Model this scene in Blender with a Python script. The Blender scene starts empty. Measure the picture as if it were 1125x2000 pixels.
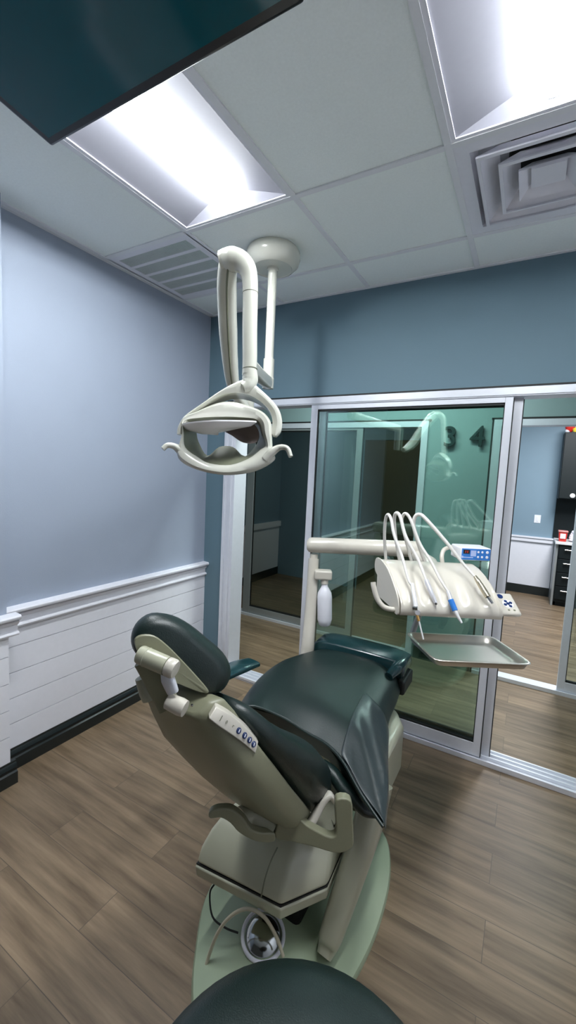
import bpy, math
from mathutils import Vector as V, Matrix, Quaternion
C = bpy.context.scene.collection
PI = math.pi

# ------------------------------------------------------------------ camera model
F_PX, PITCH, ROLL, YAW, H = 818.66, 0.0929336, 0.0480022, 0.518269, 1.59
_cy, _sy = math.cos(YAW), math.sin(YAW)
FW = V((-_sy*math.cos(PITCH), _cy*math.cos(PITCH), -math.sin(PITCH)))
_r = V((_cy, _sy, 0)); _u = _r.cross(FW)
RT = _r*math.cos(ROLL) + _u*math.sin(ROLL)
UP = -_r*math.sin(ROLL) + _u*math.cos(ROLL)
CAM = V((0, 0, H))
def W(x, y, d):            # measured point at distance d in front of the lens
    return CAM + (FW*F_PX + RT*(x-562.5) - UP*(y-1000)) * (d/F_PX)

# ------------------------------------------------------------------ materials
MATS = {}
def nodes(name):
    m = bpy.data.materials.new(name); m.use_nodes = True
    nt = m.node_tree; return m, nt, nt.nodes['Principled BSDF']
def mat(name, col, rough=.5, metal=0, spec=.5, noise=0, nscale=40, bump=0, bscale=200, coat=0, stretch=None):
    if name in MATS: return MATS[name]
    m, nt, b = nodes(name); N = nt.nodes; L = nt.links
    b.inputs['Base Color'].default_value = (*col, 1); b.inputs['Roughness'].default_value = rough
    b.inputs['Metallic'].default_value = metal; b.inputs['Specular IOR Level'].default_value = spec
    if coat: b.inputs['Coat Weight'].default_value = coat; b.inputs['Coat Roughness'].default_value = .12
    tc = N.new('ShaderNodeTexCoord')
    src = tc.outputs['Object']
    if stretch:
        mp = N.new('ShaderNodeMapping'); mp.inputs['Scale'].default_value = stretch
        L.new(src, mp.inputs[0]); src = mp.outputs[0]
    n = N.new('ShaderNodeTexNoise'); n.inputs['Scale'].default_value = nscale; n.inputs['Detail'].default_value = 4
    L.new(src, n.inputs['Vector'])
    mx = N.new('ShaderNodeMixRGB'); mx.blend_type = 'MIX'
    k = noise if noise else .03
    mx.inputs[1].default_value = (*[c*(1-k) for c in col], 1); mx.inputs[2].default_value = (*[min(1, c*(1+k)) for c in col], 1)
    L.new(n.outputs['Fac'], mx.inputs[0]); L.new(mx.outputs[0], b.inputs['Base Color'])
    if bump:
        n2 = N.new('ShaderNodeTexNoise'); n2.inputs['Scale'].default_value = bscale; n2.inputs['Detail'].default_value = 3
        L.new(src, n2.inputs['Vector'])
        bp = N.new('ShaderNodeBump'); bp.inputs['Strength'].default_value = bump; bp.inputs['Distance'].default_value = .002
        L.new(n2.outputs['Fac'], bp.inputs['Height']); L.new(bp.outputs[0], b.inputs['Normal'])
    MATS[name] = m; return m
def emis(name, col, strength):
    m = bpy.data.materials.new(name); m.use_nodes = True; nt = m.node_tree; nt.nodes.clear()
    o = nt.nodes.new('ShaderNodeOutputMaterial'); e = nt.nodes.new('ShaderNodeEmission')
    e.inputs[0].default_value = (*col, 1); e.inputs[1].default_value = strength
    nt.links.new(e.outputs[0], o.inputs[0]); return m
def glass_mat(name, tint, refl=1.0):
    m = bpy.data.materials.new(name); m.use_nodes = True; nt = m.node_tree; nt.nodes.clear(); N = nt.nodes; L = nt.links
    o = N.new('ShaderNodeOutputMaterial'); t = N.new('ShaderNodeBsdfTransparent'); g = N.new('ShaderNodeBsdfGlossy')
    t.inputs[0].default_value = (*tint, 1); g.inputs['Roughness'].default_value = .0; g.inputs[0].default_value = (.86, 1, .96, 1)
    f = N.new('ShaderNodeFresnel'); f.inputs[0].default_value = 1.52
    mm = N.new('ShaderNodeMath'); mm.operation = 'MULTIPLY'; mm.inputs[1].default_value = refl; mm.use_clamp = True
    x = N.new('ShaderNodeMixShader'); L.new(f.outputs[0], mm.inputs[0]); L.new(mm.outputs[0], x.inputs[0])
    L.new(t.outputs[0], x.inputs[1]); L.new(g.outputs[0], x.inputs[2]); L.new(x.outputs[0], o.inputs[0]); return m

PAINT = mat('wall_paint', (.335, .385, .475), .65, noise=.03, nscale=6, bump=.25, bscale=260)
ACCENT = mat('accent_paint', (.12, .20, .25), .6, noise=.03, nscale=6, bump=.25, bscale=260)
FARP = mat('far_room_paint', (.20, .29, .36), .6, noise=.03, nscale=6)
CEIL = mat('ceiling_tile', (.90, .95, .93), .9, noise=.05, nscale=120, bump=.4, bscale=300)
GRID = mat('ceiling_grid_paint', (.80, .81, .84), .5)
WHITE = mat('white_trim_paint', (.84, .84, .90), .4)
BLACKB = mat('black_baseboard', (.010, .016, .017), .28, spec=.6)
ALU = mat('satin_aluminium', (.74, .76, .82), .36, metal=.25, noise=.04, nscale=30)
ALUD = mat('grey_aluminium', (.36, .38, .38), .4, metal=.4)
SEAL = mat('black_seal', (.01, .012, .012), .6)
CREAM = mat('cream_plastic', (.44, .44, .33), .28, noise=.02, nscale=10, coat=.3)
CREAM2 = mat('cream_delivery_plastic', (.64, .60, .52), .28, noise=.02, nscale=10, coat=.3)
LAMPW = mat('lamp_plastic', (.66, .66, .58), .2, noise=.02, nscale=10, coat=.4)
KHAKI = mat('shadow_khaki_plastic', (.17, .18, .12), .45, noise=.05, nscale=300)  # khaki of seams and marks; on the lamp liner it stands for shade
GREENB = mat('base_plate_plastic', (.33, .40, .27), .4, noise=.03)
VINYL = mat('black_upholstery', (.006, .017, .015), .38, spec=.6, noise=.1, nscale=14, bump=.25, bscale=420)
VINYL2 = mat('painted_sheen_upholstery', (.025, .036, .038), .30, spec=.7, noise=.1, nscale=14, bump=.3, bscale=60)  # lighter copy of the black upholstery; its lit look is in the colour
COVER = mat('teal_plastic_cover', (.006, .035, .04), .22, spec=.7, noise=.15, nscale=20, bump=.3, bscale=18, coat=.25)
STEEL = mat('stainless_steel', (.78, .74, .67), .33, metal=.95, noise=.04, nscale=5)
CHROME = mat('chrome', (.8, .8, .8), .08, metal=1)
HOSE = mat('hose_rubber', (.70, .68, .64), .4)
BLUE = mat('blue_plastic', (.03, .20, .62), .35)
NAVY = mat('navy_print', (.01, .03, .12), .3)
SCREEN = mat('dark_screen', (.0, .085, .115), .10, spec=.35)  # the room's teal reflection is put into the screen's base colour
TVB = mat('tv_bezel', (.003, .005, .008), .3)
DARKCAB = mat('dark_cabinet', (.006, .010, .011), .5, spec=.3)
BROWN = mat('brown_door', (.12, .088, .04), .4, noise=.2, nscale=8, stretch=(8, 8, .6))
RED = mat('red_plastic', (.65, .03, .02), .3)
YEL = mat('yellow_plush', (.8, .6, .05), .8)
AMBER = mat('amber_brass', (.65, .38, .12), .25, metal=.7)
GOLD = mat('champagne_metal', (.52, .46, .34), .24, metal=.85)
MILK = mat('milky_bottle', (.80, .80, .86), .35)
LETTER = mat('dark_letter', (.008, .03, .028), .4)
COUNTER = mat('white_countertop', (.75, .74, .74), .3)
BLACKHOLE = mat('duct_black', (.004, .004, .004), .8)
GLASS = glass_mat('green_tinted_glass', (.885, .965, .94), 2.6)
GLASSD = glass_mat('clear_glass', (.90, .97, .95), 1.2)
HOUSING = mat('troffer_white', (.80, .80, .86), .5)
REFL = mat('troffer_reflector', (.30, .30, .345), .6)
DIFF = emis('troffer_diffuser', (.93, .975, 1.0), 16.5)

def floor_mat():
    m, nt, b = nodes('vinyl_plank'); N = nt.nodes; L = nt.links
    tc = N.new('ShaderNodeTexCoord')
    br = N.new('ShaderNodeTexBrick'); br.offset = .37; br.offset_frequency = 2
    br.inputs['Color1'].default_value = (0, 0, 0, 1); br.inputs['Color2'].default_value = (1, 1, 1, 1)
    br.inputs['Mortar'].default_value = (.4, .4, .4, 1)
    br.inputs['Scale'].default_value = 1; br.inputs['Brick Width'].default_value = 1.2; br.inputs['Row Height'].default_value = .16
    br.inputs['Mortar Size'].default_value = .0012; br.inputs['Bias'].default_value = 0
    L.new(tc.outputs['Object'], br.inputs['Vector'])
    mp = N.new('ShaderNodeMapping'); mp.inputs['Scale'].default_value = (1.3, 16, 1); L.new(tc.outputs['Object'], mp.inputs[0])
    ad = N.new('ShaderNodeVectorMath'); ad.operation = 'ADD'
    sc = N.new('ShaderNodeVectorMath'); sc.operation = 'SCALE'; sc.inputs['Scale'].default_value = 7
    L.new(br.outputs['Color'], sc.inputs[0]); L.new(mp.outputs[0], ad.inputs[0]); L.new(sc.outputs[0], ad.inputs[1])
    n = N.new('ShaderNodeTexNoise'); n.inputs['Scale'].default_value = 1.6; n.inputs['Detail'].default_value = 6; n.inputs['Roughness'].default_value = .6
    L.new(ad.outputs[0], n.inputs['Vector'])
    cr = N.new('ShaderNodeValToRGB'); e = cr.color_ramp.elements
    e[0].position = .28; e[0].color = (.110, .076, .045, 1); e[1].position = .72; e[1].color = (.30, .222, .145, 1)
    L.new(n.outputs['Fac'], cr.inputs[0])
    mx = N.new('ShaderNodeMixRGB'); mx.blend_type = 'MULTIPLY'; mx.inputs[0].default_value = 1
    c2 = N.new('ShaderNodeValToRGB'); e = c2.color_ramp.elements
    e[0].color = (.84, .82, .80, 1); e[1].color = (1.10, 1.06, 1.02, 1)
    L.new(br.outputs['Color'], c2.inputs[0]); L.new(cr.outputs[0], mx.inputs[1]); L.new(c2.outputs[0], mx.inputs[2])
    mo = N.new('ShaderNodeMixRGB'); mo.inputs[2].default_value = (.10, .075, .05, 1)
    L.new(br.outputs['Fac'], mo.inputs[0]); L.new(mx.outputs[0], mo.inputs[1]); L.new(mo.outputs[0], b.inputs['Base Color'])
    b.inputs['Roughness'].default_value = .42
    bp = N.new('ShaderNodeBump'); bp.inputs['Strength'].default_value = .15; bp.inputs['Distance'].default_value = .002
    L.new(n.outputs['Fac'], bp.inputs['Height']); L.new(bp.outputs[0], b.inputs['Normal'])
    return m
FLOOR = floor_mat()

# ------------------------------------------------------------------ mesh helpers
def cr(pts, n=6, closed=False):
    P = [V(p) for p in pts]; out = []; k = len(P)
    rng = range(k if closed else k-1)
    for i in rng:
        p0 = P[(i-1) % k] if (closed or i > 0) else P[0]*2-P[1]
        p1 = P[i]; p2 = P[(i+1) % k]
        p3 = P[(i+2) % k] if (closed or i+2 < k) else P[-1]*2-P[-2]
        for j in range(n):
            t = j/n
            out.append(.5*((2*p1)+(p2-p0)*t+(2*p0-5*p1+4*p2-p3)*t*t+(3*p1-p0-3*p2+p3)*t*t*t))
    if not closed: out.append(P[-1])
    return out
def lerp_list(vals, n):
    out = []
    for i in range(n):
        t = i/(n-1)*(len(vals)-1); k = min(int(t), len(vals)-2); f = t-k
        a, b = vals[k], vals[k+1]
        out.append(tuple(x+(y-x)*f for x, y in zip(a, b)) if isinstance(a, tuple) else a+(b-a)*f)
    return out
class MB:
    def __init__(s): s.v = []; s.f = []
    def add(s, v, f):
        o = len(s.v); s.v += [V(p) for p in v]; s.f += [tuple(i+o for i in q) for q in f]; return s
    def box(s, x0, x1, y0, y1, z0, z1):
        return s.add([(x0,y0,z0),(x1,y0,z0),(x1,y1,z0),(x0,y1,z0),(x0,y0,z1),(x1,y0,z1),(x1,y1,z1),(x0,y1,z1)],
                     [(0,3,2,1),(4,5,6,7),(0,1,5,4),(1,2,6,5),(2,3,7,6),(3,0,4,7)])
    def obox(s, c, size, X=(1,0,0), Y=(0,1,0), Z=(0,0,1)):
        c = V(c); X, Y, Z = V(X), V(Y), V(Z); a, b, d = [q/2 for q in size]
        vs = [c+X*sx*a+Y*sy*b+Z*sz*d for sz in (-1, 1) for sx, sy in ((-1,-1),(1,-1),(1,1),(-1,1))]
        return s.add(vs, [(0,3,2,1),(4,5,6,7),(0,1,5,4),(1,2,6,5),(2,3,7,6),(3,0,4,7)])
    def prism(s, poly, vec):
        n = len(poly); vec = V(vec); P = [V(p) for p in poly]
        return s.add(P+[p+vec for p in P], [tuple(range(n))[::-1], tuple(range(n, 2*n))]+[(i, (i+1) % n, n+(i+1) % n, n+i) for i in range(n)])
    def loft(s, rings, closed=True, caps=True):
        n = len(rings[0]); vs = [p for r in rings for p in r]; fs = []
        for i in range(len(rings)-1):
            for j in range(n if closed else n-1):
                k = (j+1) % n
                fs.append((i*n+j, i*n+k, (i+1)*n+k, (i+1)*n+j))
        if caps: fs += [tuple(range(n))[::-1], tuple(range((len(rings)-1)*n, len(rings)*n))]
        return s.add(vs, fs)
    def sweep(s, pts, prof, up=(0,0,1), sc=None, caps=True, closed=False):
        P = [V(p) for p in pts]; up = V(up).normalized(); rings = []; N = len(P)
        for i, p in enumerate(P):
            if closed: t = P[(i+1) % N]-P[i-1]
            else: t = P[min(i+1, N-1)]-P[max(i-1, 0)]
            t.normalize()
            sd = t.cross(up)
            if sd.length < 1e-4: sd = t.cross(V((1, 0, 0.1)))
            sd.normalize(); u2 = sd.cross(t).normalized()
            k = sc[i] if sc else 1
            kx, ky = k if isinstance(k, tuple) else (k, k)
            rings.append([p+sd*a*kx+u2*b*ky for a, b in prof])
        if closed: rings.append(rings[0]); caps = False
        return s.loft(rings, True, caps)
    def tube(s, pts, r, n=12, caps=True, closed=False):
        P = [V(p) for p in pts]; N = len(P)
        if isinstance(r, (int, float)): r = [r]*N
        elif len(r) != N: r = lerp_list(list(r), N)
        t0 = (P[1]-P[0]).normalized()
        a = t0.cross(V((0, 0, 1)))
        if a.length < .05: a = t0.cross(V((1, 0, 0)))
        a.normalize(); rings = []; prev = t0
        for i, p in enumerate(P):
            t = (P[(i+1) % N]-P[i-1]) if closed else (P[min(i+1, N-1)]-P[max(i-1, 0)])
            t.normalize(); q = prev.rotation_difference(t); a = q @ a; a = (a-t*a.dot(t)).normalized(); b = t.cross(a); prev = t
            rings.append([p+(a*math.cos(2*PI*k/n)+b*math.sin(2*PI*k/n))*r[i] for k in range(n)])
        if closed: rings.append(rings[0]); caps = False
        return s.loft(rings, True, caps)
    def lathe(s, prof, c=(0,0,0), ax=(0,0,1), n=32, sx=1):
        ax = V(ax).normalized(); c = V(c)
        a = ax.cross(V((0, 1, 0)))
        if a.length < .05: a = ax.cross(V((1, 0, 0)))
        a.normalize(); b = ax.cross(a)
        rings = [[c+ax*z+(a*math.cos(2*PI*k/n)*sx+b*math.sin(2*PI*k/n))*max(r, 1e-5) for k in range(n)] for r, z in prof]
        return s.loft(rings)
    def build(s, name, m, parent=None, bevel=0, seg=3, sub=0, ang=38, solid=0):
        me = bpy.data.meshes.new(name); me.from_pydata([tuple(p) for p in s.v], [], s.f); me.validate(); me.update()
        import bmesh
        b = bmesh.new(); b.from_mesh(me); bmesh.ops.remove_doubles(b, verts=b.verts, dist=1e-6); bmesh.ops.recalc_face_normals(b, faces=b.faces); b.to_mesh(me); b.free()
        me.polygons.foreach_set('use_smooth', [True]*len(me.polygons)); me.set_sharp_from_angle(angle=math.radians(ang))
        me.materials.append(m); o = bpy.data.objects.new(name, me); C.objects.link(o)
        if parent:
            o.parent = parent
            base = parent
            off = V((0, 0, 0))
            while base: off += base.location; base = base.parent
            for p in me.vertices: p.co -= off
        if bevel:
            d = o.modifiers.new('bevel', 'BEVEL'); d.width = bevel; d.segments = seg; d.limit_method = 'ANGLE'; d.angle_limit = math.radians(32); d.harden_normals = False
        if sub:
            d = o.modifiers.new('sub', 'SUBSURF'); d.levels = sub; d.render_levels = sub
        return o
def ell(a, b, n=20, p=2.0):
    out = []
    for k in range(n):
        t = 2*PI*k/n; c, s = math.cos(t), math.sin(t)
        out.append((a*math.copysign(abs(c)**(2/p), c), b*math.copysign(abs(s)**(2/p), s)))
    return out
def thing(name, label, cat, loc=(0,0,0), group=None):
    o = bpy.data.objects.new(name, None); o.empty_display_size = .05; C.objects.link(o); o.location = loc
    o['label'] = label; o['category'] = cat
    if group: o['group'] = group
    return o
def tag(o, label, cat, group=None):
    o['label'] = label; o['category'] = cat
    if group: o['group'] = group
    return o
def struct(o, label=None):
    o['kind'] = 'structure'
    if label: o['label'] = label
    return o

# ================================================================== THE ROOM
XL, YB, ZC = -2.20, 2.54, 2.74
XR, YF = 1.15, -1.7
YH = 3.746
struct(MB().box(-3.6, 2.6, YF-.2, 7.3, -.08, 0).build('floor', FLOOR))
# ceiling tiles: a lay-in grid with openings where fixtures sit
gx = [-2.165, -1.56, -.955, -.345, .265, .875, XR+.1]
gy = [YF-.1, -.84, .38, 1.60, 2.21, YB+.15]
def hole(i, j):
    return (i, j) in ((1, 2), (3, 2), (0, 3), (3, 3))
ce = MB()
xs = [XL-.1]+gx
for i in range(len(xs)-1):
    for j in range(len(gy)-1):
        if hole(i-1, j): continue
        ce.box(xs[i], xs[i+1], gy[j], gy[j+1], ZC, ZC+.02)
ceiling = struct(ce.build('ceiling', CEIL))
g = MB()
for x in gx[:-1]: g.box(x-.012, x+.012, YF, YB, ZC-.006, ZC-.0005)
for y in gy[1:-1]: g.box(XL, XR, y-.012, y+.012, ZC-.0065, ZC-.0008)
g.box(XL, XL+.024, 1.03, YB, ZC-.007, ZC-.001); g.box(XL, XR, YB-.022, YB, ZC-.007, ZC-.001)
g.build('ceiling_grid', GRID, ceiling)
struct(MB().box(-3.6, 2.6, YB+.1, 7.3, ZC, ZC+.05).build('ceiling.001', CEIL))

# left wall, its nearer part standing 10 cm proud
struct(MB().box(XL-.12, XL, YF, YB+.08, 0, 3.0).build('wall_left', PAINT))
struct(MB().box(XL, -2.10, YF, 1.03, .0, ZC).build('wall_left.001', PAINT))
def wainscot(x, y0, y1):
    m = MB(); z = .11; zs = [.11, .245, .38, .515, .65, .765]
    for a, b in zip(zs, zs[1:]):
        m.prism([(x, y0, a+.002), (x+.014, y0, a+.002), (x+.014, y0, b-.002), (x, y0, b-.002)], (0, y1-y0, 0))
    m.box(x, x+.004, y0, y1, .1, .765)
    return m
struct(wainscot(XL, 1.03, YB).build('trim_1', WHITE), 'white horizontal board wainscot')
struct(wainscot(-2.10, YF, 1.03).build('trim_2', WHITE), 'white horizontal board wainscot')
def rail(x, y0, y1):
    prof = [(0, .748), (.018, .748), (.030, .752), (.033, .760), (.030, .768), (.017, .772), (.017, .800), (.026, .806), (.032, .815), (.034, .822), (.026, .825), (.026, .830), (.050, .833), (.054, .840), (.054, .848), (.048, .855), (0, .858)]
    return MB().prism([(x+a, y0, z) for a, z in prof], (0, y1-y0, 0))
struct(rail(XL, 1.03, YB).build('trim_3', WHITE), 'white moulded chair rail')
struct(rail(-2.10, YF, 1.07).build('trim_4', WHITE), 'white moulded chair rail')
def baseb(x, y0, y1):
    prof = [(0, 0), (.020, 0), (.020, .060), (.012, .066), (.012, .078), (.016, .084), (.010, .098), (.005, .104), (.005, .113), (0, .115)]
    return MB().prism([(x+.012+a, y0, z) for a, z in prof], (0, y1-y0, 0)).box(x, x+.013, y0, y1, 0, .114)
struct(baseb(XL, 1.03, YB).build('baseboard_left', BLACKB))
struct(baseb(-2.10, YF, 1.055).build('baseboard_left.001', BLACKB))
# partition wall with the glass opening
OX0, OX1, OZ = -1.99, .50, 2.10
struct(MB().box(XL, XR, YB, YB+.12, OZ, 3.0).box(XL, OX0, YB, YB+.12, 0, OZ).box(OX1, XR, YB, YB+.12, 0, OZ).build('wall_back', ACCENT))
struct(MB().box(XR, XR+.1, YF, YB+.12, 0, 3.0).build('wall_right', WHITE))  # unseen side wall, made white to bounce light up to the ceiling
struct(MB().box(XL, XR, YF-.1, YF, 0, 3.0).build('wall_front', mat('rear_shade_paint', (.045, .045, .04), .6)))  # unseen wall coloured near-black so the glass reflects an unlit room
struct(MB().box(-2.1, XR, YF, YF+.02, 0, .11).build('baseboard_front', BLACKB))

# aluminium frame of the opening: head, sill track, jambs
t = MB()
t.box(OX0-.02, OX1, YB-.025, YB+.13, 2.052, 2.092)
t.box(OX0, OX1, YB-.02, YB+.02, 2.046, 2.052)
struct(t.build('trim_5', ALU, bevel=.002), 'silver head track of the glass doors')
t = MB(); t.box(OX0-.02, OX1, YB-.004, YB+.001, 2.092, 2.106)
struct(t.build('trim_6', SEAL), 'black strip painted in for the shade above the head track')  # solid black strip draws the shade; nothing is recessed here
t = MB()
t.box(OX0, OX1, YB-.03, YB+.10, 0, .012)
for y in (YB-.03, YB+.018, YB+.055, YB+.092): t.box(OX0, OX1, y, y+.012, .012, .03)
struct(t.build('trim_7', ALU, bevel=.002), 'silver sill track on the floor')
t = MB()
for x0, s in ((-2.01, 1), (OX1, -1)):
    x = x0
    for w, dy in ((.022, 0), (.03, .012), (.022, 0), (.025, .01)):
        a, b = (x, x+w) if s > 0 else (x-w, x)
        t.box(a, b, YB-.028+dy, YB+.13, 0, 2.052); x += w*s
struct(t.build('trim_8', ALU, bevel=.0015), 'grooved silver jambs of the glass opening')

def sliding(name, x0, x1, y, z0, z1, stl, str_, bot=.075, top=.034, gl=GLASS, fr=ALU, label=None, seals=True):
    d = 0.034
    f = MB(); f.box(x0, x0+stl, y, y+d, z0, z1); f.box(x1-str_, x1, y, y+d, z0, z1)
    f.box(x0+stl, x1-str_, y, y+d, z0, z0+bot); f.box(x0+stl, x1-str_, y, y+d, z1-top, z1)
    o = struct(f.build(name, fr, bevel=.0015), label)
    if seals:
        s = MB(); a, b = x0+stl, x1-str_
        s.box(a, b, y+.008, y+d-.008, z1-top-.012, z1-top+.001); s.box(a, b, y+.004, y+d-.004, z0+bot-.001, z0+bot+.012)
        s.box(a-.001, a+.005, y+.008, y+d-.008, z0+bot, z1-top); s.box(b-.005, b+.001, y+.008, y+d-.008, z0+bot, z1-top)
        s.box(x1, x1+.004, y, y+d, z0, z1-.01)
        s.build('seal', SEAL, o)
    MB().box(x0+stl-.002, x1-str_+.002, y+.014, y+.020, z0+bot-.004, z1-top+.004).build('glass', gl, o)
    return o
sliding('door_1', -1.30, -.112, YB-.012, .03, 2.05, .045, .038, label='front sliding glass door panel')
sliding('door_2', -1.255, -.066, YB+.028, .03, 2.046, .045, .046, label='rear sliding glass door panel')

# ------------------------------------------------ hallway and the rooms beyond
wh = MB()
wh.box(-3.6, 2.6, YH, YH+.12, 2.10, ZC)
wh.box(-3.6, -2.98, YH, YH+.12, 0, 2.10); wh.box(-.79, -.285, YH, YH+.12, 0, 2.10); wh.box(1.9, 2.6, YH, YH+.12, 0, 2.10)
struct(wh.build('wall_hall', mat('hall_paint', (.26, .36, .36), .65, noise=.03, nscale=6)))
t = MB()
for a, b in ((-2.98, -.79), (-.285, 1.9)):
    t.box(a, b, YH-.02, YH+.1, 2.04, 2.088); t.box(a, b, YH-.03, YH+.1, 0, .02); t.box(a, b, YH-.03, YH-.018, .02, .032)
    t.box(a, a+.055, YH-.02, YH+.1, .03, 2.04); t.box(b-.055, b, YH-.02, YH+.1, .03, 2.04)
struct(t.build('trim_9', ALU, bevel=.0015), 'silver frames of the two openings across the hall')
t = MB()
for a, b in ((-2.98, -.79), (-.285, 1.9)): t.box(a-.02, b+.02, YH-.012, YH, 2.088, 2.104)
t.box(-.30, -.287, YH-.012, YH, 0, 2.1)
struct(t.build('trim_10', SEAL), 'black strips painted in for the shade around the frames across the hall')  # shade beside the frames drawn as black bars
struct(MB().box(-.775, -.305, YH-.014, YH, 0, .11).build('baseboard_hall', BLACKB))
sliding('door_3', -2.66, -1.375, YH-.01, .03, 2.05, .09, .06, gl=GLASSD, fr=ALUD, label='glass door panel across the hall on the left')
sliding('door_4', .315, 1.5, YH-.01, .03, 2.05, .05, .05, gl=GLASS, label='glass door panel across the hall on the right')
# dark room on the left
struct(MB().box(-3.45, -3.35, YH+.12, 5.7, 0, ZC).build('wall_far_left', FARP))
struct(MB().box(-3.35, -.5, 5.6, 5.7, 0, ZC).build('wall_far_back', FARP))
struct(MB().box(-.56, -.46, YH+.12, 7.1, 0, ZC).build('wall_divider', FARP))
struct(MB().box(-3.35, -3.338, YH+.12, 5.6, .11, .76).build('trim_11', WHITE), 'white wainscot in the dark room')
struct(MB().box(-3.35, -3.31, YH+.12, 5.6, .76, .84).build('trim_12', WHITE), 'chair rail in the dark room')
struct(MB().box(-3.35, -3.33, YH+.12, 5.6, 0, .115).build('baseboard_far_left', BLACKB))
d5 = struct(MB().box(-2.0, -1.12, 5.56, 5.598, 0, 2.09).build('door_5', BROWN), 'dark brown door in the unlit room')
f = MB(); f.box(-2.08, -2.0, 5.55, 5.599, 0, 2.17).box(-1.12, -1.04, 5.55, 5.599, 0, 2.17).box(-2.0, -1.12, 5.55, 5.599, 2.09, 2.17)
f.build('door_casing', mat('blue_grey_casing', (.18, .26, .31), .5), d5)
# bright room on the right
YR = 7.0
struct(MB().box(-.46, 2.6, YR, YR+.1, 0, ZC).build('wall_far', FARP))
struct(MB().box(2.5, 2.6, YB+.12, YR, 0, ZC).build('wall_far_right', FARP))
struct(MB().box(-.46, .37, YR-.012, YR, .12, .77).build('trim_13', WHITE), 'white wainscot in the room beyond')
struct(MB().box(-.46, .37, YR-.04, YR, .77, .83).box(-.46, .37, YR-.055, YR, .825, .845).build('trim_14', WHITE), 'white chair rail in the room beyond')
struct(MB().box(-.46, .37, YR-.02, YR, 0, .125).build('baseboard_far', BLACKB))
# hall closure
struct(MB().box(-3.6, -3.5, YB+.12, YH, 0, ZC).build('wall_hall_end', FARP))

# room numbers on the hall wall
for ch, x, z in (('3', -.665, 1.875), ('4', -.455, 1.875)):
    cu = bpy.data.curves.new('room_number', 'FONT'); cu.body = ch; cu.size = .235; cu.extrude = .012; cu.bevel_depth = .002; cu.offset = .0
    tmp = bpy.data.objects.new('tmp', cu); C.objects.link(tmp); bpy.context.view_layer.update()
    me = bpy.data.meshes.new_from_object(tmp.evaluated_get(bpy.context.evaluated_depsgraph_get()))
    bpy.data.objects.remove(tmp)
    me.materials.clear(); me.materials.append(LETTER)
    o = bpy.data.objects.new('room_number', me); C.objects.link(o); o.location = (x, YH-.027, z); o.rotation_euler = (PI/2, 0, 0)
    tag(o, ('dark raised numeral three' if ch == '3' else 'dark raised numeral four beside the right opening')+' on the green grey hallway wall', 'room number')

# ------------------------------------------------ cabinets etc. in the far room
cb = thing('base_cabinet', 'black drawer cabinet under a white countertop in the room beyond', 'cabinet', (.40, 6.52, 0))
MB().box(.40, 1.6, 6.52, 6.98, .06, .83).box(.43, 1.6, 6.57, 6.98, 0, .06).build('body', DARKCAB, cb)
for k in range(4):
    z0 = .10+k*.182
    d = MB().box(.41, .86, 6.50, 6.52, z0, z0+.172).build('drawer', DARKCAB, cb, bevel=.002)
    MB().tube([(.47, 6.475, z0+.12), (.80, 6.475, z0+.12)], .007).box(.49, .50, 6.475, 6.50, z0+.116, z0+.124).box(.77, .78, 6.475, 6.50, z0+.116, z0+.124).build('handle', CHROME, d)
MB().box(.375, .40, 6.53, 6.98, 0, .83).build('side_panel', ALUD, cb)
tag(MB().box(.36, 1.62, 6.48, 6.98, .83, .86).build('countertop', COUNTER, bevel=.003), 'white countertop on black drawers in the room beyond', 'countertop')
uc = thing('wall_cabinet', 'tall black wall cabinet above the white countertop in the room beyond', 'cabinet', (.40, 6.7, 1.42))
MB().box(.345, 1.6, 6.66, 6.99, 1.42, 2.30).box(.345, 1.6, 6.965, 6.99, .862, 1.42).build('body', DARKCAB, uc, bevel=.003)
MB().box(.352, .95, 6.645, 6.66, 1.43, 2.29).build('door', DARKCAB, uc, bevel=.002)
MB().lathe([(.0, 0), (.028, .002), (.03, .012), (.02, .02), (0, .022)], (.50, 6.645, 1.47), (0, -1, 0)).build('knob', COUNTER, uc)
sc_ = thing('sharps_container', 'red sharps disposal box on the far white countertop', 'sharps container', (.44, 6.62, .86))
MB().loft([[(.44+sx*w, 6.62+sy*w*.8, z) for sx, sy in ((-1,-1),(1,-1),(1,1),(-1,1))] for w, z in ((.040, .861), (.050, .985))]).build('body', RED, sc_, bevel=.006)
MB().box(.385, .495, 6.57, 6.67, .985, 1.005).build('lid', mat('clear_red_lid', (.7, .3, .28), .2), sc_, bevel=.004)
MB().box(.41, .47, 6.573, 6.578, .90, .965).build('label_sticker', WHITE, sc_)
tw = MB()
for k in range(5):
    pts = cr([(.60+.07*math.cos(a)*(1-.08*k)+.008*math.sin(3*a+k), 6.66+.05*math.sin(a), .885+.026*k+.006*math.sin(2*a+k)) for a in [i*PI/4 for i in range(8)]], 4, True)
    tw.tube(pts, .018, 8, closed=True)
tag(tw.build('towel_bundle', WHITE), 'white crumpled paper towels beside the red sharps box', 'paper towels')
bu = thing('toy_bundle', 'red, white and yellow soft bundle on top of the black wall cabinet', 'toy', (.45, 6.75, 2.30))
for c_, r_, m_ in (((.40, 6.74, 2.355), .055, RED), ((.50, 6.73, 2.36), .05, WHITE), ((.46, 6.70, 2.33), .035, YEL), ((.56, 6.74, 2.345), .05, RED), ((.375, 6.73, 2.32), .03, WHITE), ((.60, 6.74, 2.36), .05, WHITE)):
    MB().lathe([(r_*math.sin(a)*(1.0+.12*math.sin(a*5)), -r_*math.cos(a)) for a in [i*PI/8 for i in range(9)]], c_, (.3, .1, 1), 16).build('puff', m_, bu)
sw = thing('light_switch', 'white switch plate on the wall of the room beyond', 'light switch', (.14, YR, 1.04))
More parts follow.
